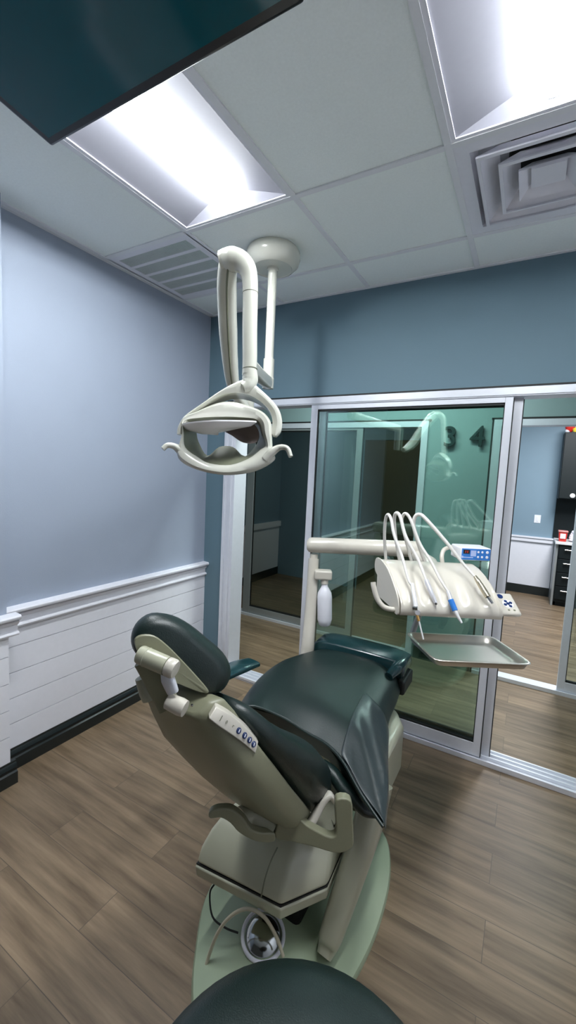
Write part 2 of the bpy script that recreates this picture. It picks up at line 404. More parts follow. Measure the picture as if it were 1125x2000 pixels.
MB().box(.10, .18, YR-.006, YR, 1.045, 1.16).build('plate', WHITE, sw, bevel=.002)
MB().box(.128, .152, YR-.010, YR-.005, 1.07, 1.135).build('rocker', WHITE, sw, bevel=.001)

# ================================================================== CEILING FIXTURES
def troffer(x0, x1, y0, y1, label, grp='recessed ceiling lights'):
    xc = (x0+x1)/2; o = thing('ceiling_light', label, 'ceiling light', (xc, (y0+y1)/2, ZC), grp)
    m = MB(); z = ZC; zt = ZC+.05; hw = .062; e = .015
    a = (x0+e, x1-e, y0+e, y1-e)
    cx0, cx1 = xc-hw, xc+hw; yi0, yi1 = y0+.06, y1-.06
    n = 8
    def curve(xa, xb):
        return [(xa+(xb-xa)*t, z+(zt-z)*(.75*t+.25*math.sin(t*PI/2))) for t in [i/n for i in range(n+1)]]
    for xa, xb in ((a[0], cx0), (a[1], cx1)):
        cv = curve(xa, xb)
        m.loft([[V((x, a[2]+(yi0-a[2])*(i/n), zz)) for i, (x, zz) in enumerate(cv)], [V((x, a[3]-(a[3]-yi1)*(i/n), zz)) for i, (x, zz) in enumerate(cv)]], closed=False, caps=False)
    for ya, yb in ((a[2], yi0), (a[3], yi1)):
        L1 = [(x, ya+(yb-ya)*(i/n), zz) for i, (x, zz) in enumerate(curve(a[0], cx0))]
        L2 = [(x, ya+(yb-ya)*(i/n), zz) for i, (x, zz) in enumerate(curve(a[1], cx1))][::-1]
        T_ = [V(p) for p in L1+L2]; Bt = [V((p[0], ya, z)) for p in L1+L2]
        m.loft([Bt, T_], closed=False, caps=False)
    m.add([(cx0, yi0, zt), (cx1, yi0, zt), (cx1, yi1, zt), (cx0, yi1, zt)], [(0, 1, 2, 3)])
    m.build('reflector', REFL, o)
    f = MB(); f.box(x0, x0+e, y0, y1, z-.004, z+.02).box(x1-e, x1, y0, y1, z-.004, z+.02).box(x0+e, x1-e, y0, y0+e, z-.004, z+.02).box(x0+e, x1-e, y1-e, y1, z-.004, z+.02)
    f.build('rim', HOUSING, o)
    MB().box(x0-.0, x1, y0, y1, zt+.03, zt+.04).build('housing', HOUSING, o)
    pr = [(-hw+.002, .040), (-hw*.96, .026), (-hw*.5, .018), (0, .016), (hw*.5, .018), (hw*.96, .026), (hw-.002, .040), (hw-.002, .049), (-hw+.002, .049)]
    MB().prism([(xc+p, y0+.03, z+q) for p, q in pr], (0, y1-y0-.06, 0)).build('diffuser', DIFF, o)
    MB().prism([(xc+p*1.04, y1-.029, z+q-.003) for p, q in pr], (0, .010, 0)).build('end_cap', HOUSING, o)
    return o
troffer(-1.548, -.967, .39, 1.59, 'recessed ceiling light partly behind the television')
troffer(-.333, .253, .39, 1.59, 'recessed ceiling light beside the square air diffuser')
# square supply diffuser
vd = thing('air_diffuser', 'white square stepped air diffuser in the ceiling beside the bright light', 'air vent', (-.04, 1.905, ZC))
cx, cy = -.04, 1.905
def sqring(m, h0, h1, z0, z1, th=.006):
    r = [[V((cx+sx*h, cy+sy*h, z)) for sx, sy in ((-1,-1),(1,-1),(1,1),(-1,1))] for h, z in ((h0, z0), (h1, z1), (h1, z1+th), (h0, z0+th))]
    m.loft(r+[r[0]], True, False)
m = MB(); sqring(m, .298, .245, ZC-.004, ZC-.004); sqring(m, .245, .235, ZC-.004, ZC+.07); m.build('outer_frame', HOUSING, vd)
m = MB(); sqring(m, .226, .16, ZC-.018, ZC+.045); sqring(m, .226, .213, ZC-.018, ZC-.020); m.build('louver', HOUSING, vd)
m = MB(); sqring(m, .158, .095, ZC-.018, ZC+.045); sqring(m, .158, .145, ZC-.018, ZC-.020); m.build('louver', HOUSING, vd)
m = MB(); sqring(m, .095, .055, ZC-.018, ZC+.02); m.box(cx-.056, cx+.056, cy-.056, cy+.056, ZC+.0, ZC+.02); m.build('louver', HOUSING, vd)
m = MB(); m.box(cx-.298, cx+.298, cy-.298, cy+.298, ZC+.14, ZC+.15); m.build('back_pan', HOUSING, vd)
m = MB(); m.lathe([(.14, ZC+.06), (.14, ZC+.14)], (cx, cy+.0, 0)); m.build('duct_collar', BLACKHOLE, vd)
# return grille with five bands of slots
rg = thing('return_grille', 'slotted air return grille in the ceiling above the left wall', 'air vent', (-1.86, 1.905, ZC))
x0, x1, y0, y1 = -2.16, -1.565, 1.605, 2.205
m = MB(); bands = [y0+.045+k*.104 for k in range(5)]
m.box(x0, x0+.045, y0, y1, ZC-.006, ZC); m.box(x1-.045, x1, y0, y1, ZC-.006, ZC); m.box(x0+.045, x1-.045, y0, bands[0], ZC-.006, ZC)
for k, b in enumerate(bands):
    e_ = bands[k+1] if k < 4 else y1
    m.box(x0+.045, x1-.045, b+.082, e_, ZC-.006, ZC)
m.build('frame', HOUSING, rg)
n = 56
for b in bands:
    m = MB()
    for k in range(n):
        x = x0+.045+(x1-x0-.09)*(k+.5)/n
        m.box(x-.0026, x+.0026, b, b+.082, ZC-.004, ZC+.006)
    m.box(x0+.045, x1-.045, b+.040, b+.042, ZC-.004, ZC+.004)
    m.build('slat_panel', mat('grille_grey', (.58, .63, .62), .6), rg)
m = MB().box(x0, x1, y0, y1, ZC+.03, ZC+.04); m.build('back_pan', mat('dark_green_pan', (.08, .11, .11), .8), rg)

# ================================================================== TELEVISION
tv = thing('television', 'black ceiling mounted flat screen television tilted down over the chair', 'television', (-.815, .72, 2.43))
tl = math.radians(8)
ex = V((1, .006, 0)); ey = V((0, -math.cos(tl), math.sin(tl))); ez = ex.cross(ey).normalized()   # ez points down-ish
if ez.z > 0: ez = -ez
c0 = W(100, 288, 1.05); c0 = V((-1.188, .712, 2.427)); wt, ht = .765, .45
cc = c0+ex*wt/2+ey*ht/2
MB().obox(cc-ez*.018, (wt, ht, .036), ex, ey, ez).build('casing', TVB, tv, bevel=.008, seg=4)
MB().obox(cc+ez*.0005, (wt-.046, ht-.046, .002), ex, ey, ez).build('screen', SCREEN, tv)
MB().obox(cc-ez*.05, (.4, .26, .035), ex, ey, ez).build('rear_housing', TVB, tv, bevel=.01)
MB().tube([cc-ez*.06+V((0, 0, 0)), (cc.x, cc.y, ZC)], .022).obox((cc.x, cc.y, ZC-.006), (.14, .14, .012)).build('ceiling_mount', TVB, tv)

# ================================================================== DENTAL LIGHT
dl = thing('dental_light', 'cream ceiling mounted dental operatory light hanging over the chair headrest', 'dental light', (-1.262, 1.93, ZC))
bx, by = -1.262, 1.93
MB().lathe([(0, 2.74), (.128, 2.74), (.139, 2.725), (.142, 2.70), (.134, 2.672), (.112, 2.650), (.102, 2.646), (.098, 2.650), (0, 2.650)], (bx, by, 0), n=48).build('ceiling_canopy', LAMPW, dl)
MB().lathe([(0, 2.655), (.03, 2.655), (.03, 2.640), (.0235, 2.636), (.0235, 2.19), (.029, 2.188), (.029, 2.09), (.0, 2.088)], (bx, by, 0), n=24).build('ceiling_pole', LAMPW, dl)
pb = V((bx, by, 2.065)); sp = V((-1.03, 1.43, 2.02))
m = MB(); dirn = (sp-pb).normalized()
m.sweep([pb-dirn*.03, pb+dirn*.02, (pb+sp)/2+V((0, 0, -.005)), sp], ell(.026, .034, 16, 3), (0, 0, 1), [(1, .8), (1, 1), (1, .95), (.95, .9)])
m.lathe([(0, 2.035), (.03, 2.035), (.031, 2.09), (0, 2.09)], (bx, by, 0), n=24)
m.build('link_arm', LAMPW, dl)
MB().lathe([(0, 1.83), (.02, 1.832), (.026, 1.84), (.026, 2.03), (.022, 2.045), (0, 2.05)], (sp.x, sp.y, 0), n=24).build('pivot_spindle', LAMPW, dl)
# counterbalanced arm rising towards the viewer
ar = cr([W(478, 795, 1.64), W(460, 765, 1.55), W(452, 730, 1.48), W(446, 650, 1.38), W(443, 560, 1.28), W(445, 520, 1.23), W(447, 500, 1.215)], 6)
m = MB(); m.sweep(ar, ell(.036, .030, 24, 2.8), RT, lerp_list([(.55, .6), (.85, .62), (.95, .8), (1.0, .98), (1.05, .98), (1.0, .92), (.9, .6)], len(ar)))
m.build('spring_arm', LAMPW, dl)
ax_ = (ar[-1]-ar[0]).normalized()
off = RT.cross(ax_).normalized()
if off.dot(FW) > 0: off = -off
m = MB(); m.sweep([p+off*.0365*s_+RT*.003 for p, s_ in zip(ar[8:-4], lerp_list([.78, .93, 1.0, 1.02], len(ar)-12))], ell(.0032, .0052, 10), off)
m.build('cable_groove', KHAKI, dl)
top = cr([W(434, 511, 1.215), W(444, 508, 1.21), W(456, 507, 1.20), W(470, 511, 1.195), W(482, 523, 1.19), W(488, 545, 1.19), W(489, 580, 1.19), W(488, 640, 1.19), W(488, 700, 1.19), W(487, 732, 1.19)], 6)
m = MB(); m.tube(top, lerp_list([.029, .031, .033, .030, .026, .0225, .0215, .0212, .0208, .0205], len(top)), 28)
m.build('elbow_tube', LAMPW, dl)
MB().lathe([(.0205, 0), (.0218, .001), (.0218, .002), (.0205, .003)], W(488, 722, 1.19), UP, 24).build('joint_ring', KHAKI, dl)
MB().lathe([(.0212, 0), (.0224, .001), (.0224, .002), (.0212, .003)], W(489, 574, 1.19), UP, 24).build('joint_ring', KHAKI, dl)
# swivel knuckle
MB().tube(cr([W(488, 725, 1.19), W(489, 742, 1.19), W(484, 753, 1.185), W(474, 758, 1.18)], 5), [.021, .022, .019, .014], 20).build('swivel_knuckle', LAMPW, dl, )
# yoke: deep bow from the left pivot over the top to the right pivot
yo = [(x, y, 1.15+.048*(x-345)/200) for x, y in ((345,848),(348,832),(361,812),(393,789),(432,762),(458,748),(484,740),(503,755),(529,779),(545,800),(551,822),(549,842),(541,852))]
yi = [(x, y, 1.15+.048*(x-345)/200) for x, y in ((356,849),(359,833),(369,816),(399,793),(430,773),(455,767),(478,769),(500,778),(520,794),(530,810),(532,828),(529,842),(533,851))]
dp_ = [.022, .026, .034, .05, .065, .07, .07, .065, .055, .045, .036, .030, .024]
A_ = cr([W(*q) for q in yo], 5); B_ = cr([W(*q) for q in yi], 5); D_ = lerp_list(dp_, len(A_))
rings = []
for p, q, d in zip(A_, B_, D_):
    e = (p-q)*.22
    rings.append([q-FW*.000, q+(p-q)*.5-FW*.007, p-e-FW*.006, p, p+FW*d*.5, p-e*.6+FW*d, q+FW*d, q+e*.15+FW*d*.5])
MB().loft(rings).build('yoke', LAMPW, dl, ang=50, bevel=.001)
# head: continuous shell around the opening, its shaded inside painted as a dark liner
O_ = [(356,818),(385,803),(425,787),(455,785),(490,794),(515,806),(529,825),(531,850),(533,880),(536,899),(500,920),(450,928),(405,923),(365,909),(346,888),(355,850)]
I_ = [(360,822),(390,816),(425,814),(455,814),(485,816),(500,819),(508,828),(512,845),(519,869),(508,879),(487,895),(450,908),(410,905),(388,894),(362,874),(359,845)]
B_ = [(376,832),(395,828),(425,826),(455,826),(480,828),(495,831),(503,838),(507,853),(500,869),(487,885),(475,891),(455,873),(428,873),(405,890),(388,863),(383,842)]
dO = lambda x: 1.145+.045*(x-350)/180
lo = lambda P, dd: cr([W(x, y, dO(x)+dd) for x, y in P], 4, True)
Of, Ob, If, Ib, Bf, Bb = lo(O_, 0), lo(O_, .05), lo(I_, 0), lo(I_, .02), lo(B_, .085), lo(B_, .09)
M1 = [p.lerp(q, .25)-FW*.012*min(1, (p-q).length/.03) for p, q in zip(Of, If)]
M2 = [p.lerp(q, .65)-FW*.012*min(1, (p-q).length/.03) for p, q in zip(Of, If)]
MB().loft([Ob, Of, M1, M2, If, Ib, Ob], caps=False).build('head_frame', LAMPW, dl, ang=50)
B2 = [p.lerp(q, .12) for p, q in zip(Ob, Ib)]
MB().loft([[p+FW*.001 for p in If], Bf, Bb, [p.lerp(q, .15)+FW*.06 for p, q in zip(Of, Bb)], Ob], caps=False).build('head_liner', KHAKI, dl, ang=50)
# reflector lens: bright thin dish under the hood
le = MB(); rx, rz = .104, .036
lc = W(428, 829, 1.17)
Rr = (V((RT.x, RT.y, 0)).normalized()); Aw = V((-Rr.y, Rr.x, 0))
ring = lambda kx, ka, dz: [lc+Rr*(kx*math.cos(t)*(1 if math.cos(t) < 0 else 1.0))+Aw*(ka*math.sin(t))*(1-.45*max(0, math.cos(t)))+V((0, 0, dz+.010*math.cos(t))) for t in [2*PI*k/40 for k in range(40)]]
le.loft([ring(.002, .002, -.020), ring(.05, .035, -.019), ring(.09, .06, -.010), ring(.104, .07, 0), ring(.104, .07, .004), ring(.05, .04, -.006), ring(.002, .002, -.010)])
le.build('reflector_lens', mat('lens_white', (.95, .93, .94), .25), dl)
bk = MB()
bp = cr([W(425, 832, 1.24), W(455, 822, 1.26), W(492, 826, 1.24), W(506, 845, 1.22), W(500, 864, 1.21), W(475, 864, 1.21), W(452, 850, 1.22)], 4, True)
cb_ = sum(bp, V())/len(bp)
bk.loft([[cb_+(p-cb_)*.05+FW*.02 for p in bp], [cb_+(p-cb_)*.6+FW*.014 for p in bp], bp, [p+FW*.006 for p in bp], [cb_+(p-cb_)*.6+FW*.02 for p in bp], [cb_+(p-cb_)*.05+FW*.026 for p in bp]])
bk.build('rear_reflector', mat('rosy_mirror', (.48, .40, .38), .3, metal=.5), dl)
for nm, pts in (('handle', [(368, 897, 1.16), (354, 882, 1.15), (341, 872, 1.14), (327, 870, 1.13), (318, 877, 1.125)]), ('handle', [(518, 896, 1.19), (530, 884, 1.185), (546, 874, 1.18), (561, 876, 1.175), (568, 892, 1.17)])):
    P_ = cr([W(*q) for q in pts], 6)
    MB().sweep(P_, ell(.0085, .011, 14), -FW, lerp_list([1.8, 1.5, 1.0, .85, .75], len(P_))).build(nm, LAMPW, dl)
# ================================================================== DENTAL CHAIR
ch = thing('dental_chair', 'reclined black upholstered dental chair with cream shell on a green grey base plate', 'dental chair', (-.60, 1.25, 0))
# base plate
bp_ = cr([(-.70, .82, 0), (-.81, .945, 0), (-.915, 1.15, 0), (-.90, 1.45, 0), (-.82, 1.72, 0), (-.60, 1.82, 0), (-.43, 1.75, 0), (-.352, 1.60, 0), (-.325, 1.40, 0), (-.335, 1.20, 0), (-.38, 1.0, 0), (-.44, .86, 0), (-.58, .76, 0)], 5, True)
cbp = V((-.62, 1.28, 0))
m = MB(); m.loft([[cbp+(p-cbp)*k+V((0, 0, z)) for p in bp_] for k, z in ((1, 0), (1, .012), (.985, .022), (.9, .030), (.7, .045), (.45, .075), (.25, .085), (.03, .088))])
m.build('base_plate', GREENB, ch)
# lift column cover on the right side and its twin on the left
for nm, pts in (('lift_arm_cover', [(-.435, 1.13, .065), (-.43, 1.17, .10), (-.41, 1.24, .22), (-.385, 1.32, .36), (-.375, 1.40, .50)]), ('lift_arm_cover', [(-.80, 1.2, .065), (-.80, 1.24, .10), (-.79, 1.3, .22), (-.78, 1.38, .36), (-.78, 1.45, .50)])):
    P_ = cr(pts, 5)
    MB().sweep(P_, ell(.046, .085, 20, 3.2), (0, 1, .2), lerp_list([(.5, .5), (.8, .8), (.95, .95), (1, 1.1), (1, 1.2)], len(P_))).build(nm, GREENB if 0 else CREAM, ch)
# pump housing box
b0 = [(-.855, .985), (-.54, 1.015), (-.445, 1.15), (-.46, 1.42), (-.82, 1.42)]
def lvl(z, sx, dy0, dy1):
    c = V((-.65, 1.2))
    out = []
    for x, y in b0:
        out.append(V((c.x+(x-c.x)*sx, max(y, y+dy0) if y < 1.2 else y+dy1, z)))
    return out
m = MB(); m.loft([lvl(.225, .93, .03, 0), lvl(.235, .985, .005, 0), lvl(.275, 1.0, 0, 0)]); m.build('pump_base', CREAM, ch, bevel=.006)
m = MB(); m.loft([lvl(.276, .985, .006, 0), lvl(.281, .985, .006, 0)]); m.build('painted_gap_shade', SEAL, ch)  # black layer stands in for the shade between base and cover
m = MB(); m.loft([lvl(.282, .995, .003, 0), lvl(.325, .98, .02, 0), lvl(.365, .93, .055, 0), lvl(.395, .86, .10, -.02), lvl(.405, .8, .14, -.04)]); m.build('pump_cover', CREAM, ch, bevel=.012, seg=4)
m = MB(); m.tube(cr([W(510, 1752, 1.29), W(518, 1715, 1.296), W(530, 1680, 1.32), W(542, 1655, 1.345)], 5), .0022, 8); m.build('cover_seam', KHAKI, ch)
MB().box(-.70, -.54, 1.15, 1.5, .06, .24).build('pedestal', BLACKHOLE, ch, bevel=.02)
# seat frame
MB().loft([[V((x, y, z)) for x, y in ((-.80, 1.42), (-.44, 1.38), (-.365, 1.42), (-.365, 1.70), (-.42, 1.80), (-.86, 1.80), (-.90, 1.5))] for z in (.36, .40, .575)]).build('seat_frame', CREAM, ch, bevel=.025, seg=4)
# seat cushion
rows = [
 [(-.92,1.20,.62),(-.84,1.24,.715),(-.73,1.29,.69),(-.61,1.295,.662),(-.53,1.28,.66),(-.455,1.245,.65),(-.365,1.175,.625),(-.275,1.12,.60)],
 [(-.955,1.33,.62),(-.90,1.36,.71),(-.78,1.39,.715),(-.64,1.40,.705),(-.55,1.39,.70),(-.475,1.375,.69),(-.40,1.34,.65),(-.31,1.27,.60)],
 [(-.99,1.48,.62),(-.935,1.50,.705),(-.82,1.52,.72),(-.68,1.52,.715),(-.57,1.52,.705),(-.495,1.51,.69),(-.43,1.49,.65),(-.365,1.45,.60)],
 [(-1.0,1.65,.62),(-.945,1.66,.70),(-.83,1.67,.715),(-.69,1.67,.715),(-.58,1.67,.705),(-.51,1.66,.69),(-.45,1.65,.66),(-.41,1.63,.60)],
 [(-.975,1.80,.61),(-.925,1.81,.685),(-.82,1.82,.70),(-.69,1.82,.705),(-.58,1.82,.70),(-.52,1.82,.685),(-.46,1.81,.655),(-.425,1.80,.60)],
 [(-.94,1.95,.60),(-.895,1.96,.665),(-.80,1.965,.685),(-.68,1.965,.69),(-.59,1.965,.685),(-.53,1.965,.67),(-.475,1.96,.64),(-.445,1.95,.59)]]
rr = [cr(r, 4) for r in rows]; nc = len(rr[0]); cols = [cr([rr[i][j] for i in range(6)], 4) for j in range(nc)]
top_g = [[cols[j][i] for j in range(nc)] for i in range(len(cols[0]))]
m = MB(); rings = []
NR = len(top_g)
for i, r in enumerate(top_g):
    t = i/(NR-1); cx_ = sum((p.x for p in r))/nc
    th = .055+.03*(1-min(1, t*3)); nr_ = len(r)
    bot = []
    for j, p in enumerate(reversed(r)):
        bot.append(V((cx_+(p.x-cx_)*.93, p.y+(.035 if i == 0 else .02*(1-t)), min(p.z-th*(1-.7*max(0, 1-j/10) if t < .35 else 1), .60 if t > .35 else 9))))
    rings.append(r+bot)
m.loft(rings); m.build('seat_cushion', VINYL, ch, bevel=.012, seg=3, ang=60)
# piping along rear edge and side drape panel
MB().tube([p+V((0, -.004, .001)) for p in top_g[0]], .005, 8).build('seat_piping', VINYL, ch)
dr = MB(); g2 = []
i0, i1 = 0, 9
sub_ = [[top_g[i][j] for j in range(19, nc)] for i in range(i0, i1+3)]
g2 = [[p+V((.004, -.002, .006+.004*math.sin(i*1.3+j*.9)*(1 if j > 1 else 0))) for j, p in enumerate(r)] for i, r in enumerate(sub_)]
for r in g2:
    r.append(r[-1]+V((.002, 0, -.03)))
dr.loft(g2, closed=False, caps=False)
o = dr.build('side_panel', VINYL2, ch); sd = o.modifiers.new('solid', 'SOLIDIFY'); sd.thickness = .004; sd.offset = 0; sm = o.modifiers.new('s', 'SUBSURF'); sm.render_levels = 1
# side bolster under the wing
m = MB(); P_ = cr([(-.285, 1.135, .575), (-.345, 1.20, .565), (-.42, 1.26, .56), (-.50, 1.30, .575), (-.56, 1.33, .60)], 5)
P_ = cr([W(735, 1590, 1.335), W(712, 1580, 1.34), W(690, 1555, 1.355), W(668, 1535, 1.37), W(650, 1510, 1.39), W(630, 1490, 1.42)], 5); m.sweep(P_, ell(.022, .034, 14, 2.4), -FW, lerp_list([(.5, .4), (.8, .8), (1, 1), (1, 1), (.9, .8), (.6, .4)], len(P_))); m.build('wing_bolster', VINYL, ch)
# toe board with plastic cover
m = MB()
toe = []
for y, dz, k in ((1.945, -.03, .97), (1.955, -.01, 1.0), (1.99, -.003, 1.0), (2.06, 0, 1.0), (2.11, -.012, .99), (2.135, -.03, .96)):
    toe.append([V((-.685+a*k, y+.02, .672+dz+b*1.5)) for a, b in ell(.245, .035, 28, 4)])
m.loft(toe); m.build('toe_cushion', COVER, ch, bevel=.006)
m = MB(); m.obox((-.445, 2.02, .60), (.035, .17, .07)).build('toe_bracket', SEAL, ch, bevel=.01)
MB().tube(cr([(-.49, 1.88, .668), (-.475, 1.95, .683), (-.465, 2.02, .69), (-.462, 2.12, .685)], 5), [.02, .028, .026, .018], 14).build('cover_fold', COVER, ch)
# backrest shell
def bpz(y): # outer line
    pts = [(.655, 1.045), (.72, .915), (.85, .735), (1.0, .55), (1.10, .45)]
    for (a, b), (c_, d_) in zip(pts, pts[1:]):
        if y <= c_: return b+(d_-b)*(y-a)/(c_-a)
    return pts[-1][1]
nv = V((0, .80, .60))
sec = []
for y, hw, xc, dp in ((.648, .085, -.65, .045), (.655, .105, -.65, .07), (.675, .118, -.648, .075), (.72, .140, -.635, .075), (.79, .148, -.63, .075), (.87, .150, -.625, .075), (.95, .146, -.62, .075), (1.02, .135, -.62, .075), (1.08, .115, -.615, .065), (1.11, .09, -.61, .05)):
    z = bpz(y); b0_ = V((xc, y, z))
    r = []
    for u, d_ in ((-1, 1), (-.99, .6), (-.93, .25), (-.75, .05), (-.4, 0), (0, -.01), (.4, 0), (.75, .05), (.93, .25), (.99, .6), (1, 1), (.5, 1), (0, 1), (-.5, 1)):
        r.append(b0_+V((hw*u, 0, 0))+nv*dp*d_)
    sec.append(r)
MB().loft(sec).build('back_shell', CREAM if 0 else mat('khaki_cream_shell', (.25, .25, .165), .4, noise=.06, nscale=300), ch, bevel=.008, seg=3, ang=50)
# control pad strip along the right edge of the shell
strip = []
for y in [.70+.02*k for k in range(10)]:
    t = (y-.70)/.18
    hw = .140 if y < .74 else .148
    e0 = V((-.635+hw+.0035, y, bpz(y)))
    strip.append((e0, y))
pth0 = [W(407, 1399, .885), W(425, 1413, .895), W(450, 1430, .92), W(475, 1448, .95), W(497, 1467, .975)]
pth1 = [W(421, 1376, .905), W(440, 1386, .915), W(463, 1402, .94), W(485, 1422, .965), W(503, 1444, .99)]
a_, b_ = cr(pth0, 4), cr(pth1, 4)
out_ = V((.55, -.6, .15)).normalized()*.014
MB().loft([[p+out_*.9, p+(q-p)*.12+out_, p+(q-p)*.88+out_, q+out_*.9, q-out_, p-out_] for p, q in zip(a_, b_)]).build('control_pad', CREAM2, ch, bevel=.003)
def on_strip(s, t): # s along, t across
    i = s*(len(a_)-1); k = min(int(i), len(a_)-2); f_ = i-k
    p = a_[k].lerp(a_[k+1], f_); q = b_[k].lerp(b_[k+1], f_)
    al = (a_[k+1]-a_[k]).normalized(); acr = (q-p).normalized(); nn = al.cross(acr).normalized()
    if nn.dot(FW) > 0: nn = -nn
    return p.lerp(q, t)+out_+nn*.0015, al, acr, nn
for s in (.58, .70, .81, .91):
    c_, al, acr, nn = on_strip(s, .5)
    k_ = MB().lathe([(0, -.003), (.0068, -.003), (.0068, .001), (.006, .002), (0, .002)], c_, nn, 20).build('button', NAVY, ch)
    MB().obox(c_+nn*.0022-al*.001, (.0028, .007, .0008), al, acr, nn).build('button_mark', WHITE, k_)
for s, kind in ((.22, 'I'), (.34, 'O'), (.46, 'r')):
    c_, al, acr, nn = on_strip(s, .5)
    m = MB()
    if kind == 'I': m.obox(c_, (.0012, .012, .001), al, acr, nn)
    elif kind == 'O': m.tube([c_+(al*math.cos(t)*.7+acr*math.sin(t))*.0032 for t in [2*PI*k/16 for k in range(16)]], .0005, 6, closed=True)
    else: m.obox(c_, (.0009, .005, .001), al, acr, nn).obox(c_+acr*.002+al*.002, (.004, .0009, .001), al, acr, nn)
    m.build('pad_mark', KHAKI, ch)
# back cushion
sec = []
for y, hw, xc, a0, a1 in ((.685, .10, -.645, .075, .11), (.70, .135, -.64, .072, .128), (.75, .158, -.632, .07, .15), (.83, .17, -.628, .07, .185), (.91, .175, -.622, .07, .22), (1.0, .17, -.62, .07, .23), (1.06, .15, -.615, .07, .20), (1.10, .12, -.61, .07, .16)):
    b0_ = V((xc, y, bpz(y))); am = (a0+a1)/2; hh = (a1-a0)/2
    sec.append([b0_+V((u, 0, 0))+nv*(am+v) for u, v in ell(hw, hh, 28, 3.0)])
MB().loft(sec).build('back_cushion', VINYL, ch, ang=60)
# headrest: pad, plate, swivel
hc = W(352, 1268, .94)
hx = (V((1, .02, -.0))).normalized()
ht_ = V((0, -.50, .87)).normalized()   # up the pad
hn = hx.cross(ht_).normalized()
if hn.dot(V((0, 1, 0))) < 0: hn = -hn
# pad outline drawn from its measured silhouette
pad_o = [(258, 1262), (257, 1236), (270, 1212), (296, 1197), (332, 1201), (368, 1220), (405, 1250), (435, 1277), (450, 1305), (447, 1330), (432, 1350), (412, 1352), (385, 1338), (350, 1322), (312, 1300), (280, 1287)]
def ringp(pts, d, k=1.0, cen=(352, 1272), sh=(0, 0), tilt=.0005):
    return [W(cen[0]+(x-cen[0])*k+sh[0], cen[1]+(y-cen[1])*k+sh[1], d+(cen[0]+(x-cen[0])*k+sh[0]-352)*tilt*1.3) for x, y in pts]
R_ = []
for d, k, sh in ((.918, .05, (-8, 12)), (.918, .80, (-7, 14)), (.922, .88, (-5, 10)), (.935, .96, (-3, 4)), (.955, 1.0, (0, 0)), (.975, 1.0, (0, 0)), (1.0, .95, (4, -3)), (1.015, .82, (6, -4)), (1.02, .5, (8, -4)), (1.02, .05, (8, -4))):
    R_.append(cr(ringp(pad_o, d, k, sh=sh, tilt=.0003), 3, True))
MB().loft(R_).build('headrest_cushion', VINYL, ch, ang=80)
pl_o = [(263, 1262), (262, 1248), (275, 1240), (300, 1242), (325, 1260), (350, 1285), (378, 1315), (404, 1345), (406, 1354), (395, 1354), (370, 1345), (345, 1335), (320, 1325), (290, 1300), (272, 1282)]
P_ = cr(ringp(pl_o, .908, 1, cen=(330, 1295), tilt=.0003), 3, True)
P2 = cr(ringp(pl_o, .93, 1.0, cen=(330, 1295), tilt=.0003), 3, True)
cP = sum(P_, V())/len(P_)
MB().loft([[cP+(p-cP)*.05 for p in P_], [cP+(p-cP)*.96 for p in P_], [p+FW*.003 for p in P_], P2]).build('headrest_plate', MATS['khaki_cream_shell'], ch)
ax1 = (W(330, 1302, .86)-W(277, 1279, .875)).normalized()
MB().lathe([(0, -.004), (.018, -.004), (.0195, 0), (.0195, .062), (.0, .062)], W(276, 1279, .875), ax1, 28).lathe([(.0198, .012), (.0204, .013), (.0198, .014)], W(276, 1279, .875), ax1, 28).build('headrest_swivel', CREAM, ch)
MB().lathe([(0, .063), (.0185, .063), (.0195, .066), (.0195, .078), (.017, .083), (0, .084)], W(276, 1279, .875), ax1, 28).build('swivel_knob', CREAM2, ch)
MB().sweep(cr([W(284, 1290, .885), W(296, 1312, .89), W(310, 1340, .895), W(322, 1362, .90), W(332, 1382, .90)], 4), [(a, b) for a, b in ell(.024, .010, 16, 4)], -FW, None).build('headrest_stem', MATS['khaki_cream_shell'], ch)
MB().sweep(cr([W(323, 1313, .865), W(330, 1332, .87), W(338, 1352, .875)], 4), ell(.014, .009, 16, 3), -FW, lerp_list([.7, 1.0, .95, .85], 9)).build('release_lever', ALU, ch, bevel=0)
MB().lathe([(0, -.03), (.016, -.03), (.018, 0), (.0165, .012), (0, .013)], W(352, 1380, .875), ax1, 24).build('stem_lock', CREAM2, ch)
MB().lathe([(0, 0), (.003, 0), (.003, .002), (0, .003)], W(375, 1377, .875), -FW, 12).build('screw', CHROME, ch)
MB().lathe([(0, -.02), (.017, -.018), (.018, .0), (.014, .035), (0, .04)], W(287, 1350, .945), V((-.3, -.2, .9)), 24, ).build('shell_corner_cap', CREAM, ch)
# armrests: brackets and the far pad
def slab(pts, wa, wb, name, mt, up=-FW, sc=None):
    P_ = cr(pts, 6); return MB().sweep(P_, ell(wa, wb, 16, 3.2), up, lerp_list(sc, len(P_)) if sc else None).build(name, mt, ch)
def plate(px, d0, d1, th, name, mt, bev=.004):
    xs_ = [p[0] for p in px]; lo_, hi_ = min(xs_), max(xs_)
    P_ = cr([W(x, y, d0+(d1-d0)*(x-lo_)/(hi_-lo_)) for x, y in px], 3, True)
    return MB().loft([P_, [p+FW*th for p in P_]]).build(name, mt, ch, bevel=bev, seg=3, ang=50)
plate([(538,1638),(569,1645),(609,1654),(650,1666),(670,1666),(687,1657),(691,1645),(689,1600),(686,1565),(658,1562),(655,1588),(657,1626),(651,1635),(640,1634),(620,1624),(599,1612),(577,1595),(545,1605)], 1.20, 1.19, .03, 'armrest_bracket', MATS['khaki_cream_shell'])
plate([(407,1591),(411,1600),(430,1598),(449,1608),(468,1628),(501,1645),(533,1646),(538,1638),(535,1628),(511,1627),(490,1620),(476,1600),(454,1582),(434,1579),(415,1583)], 1.13, 1.20, .025, 'armrest_bracket', MATS['khaki_cream_shell'])
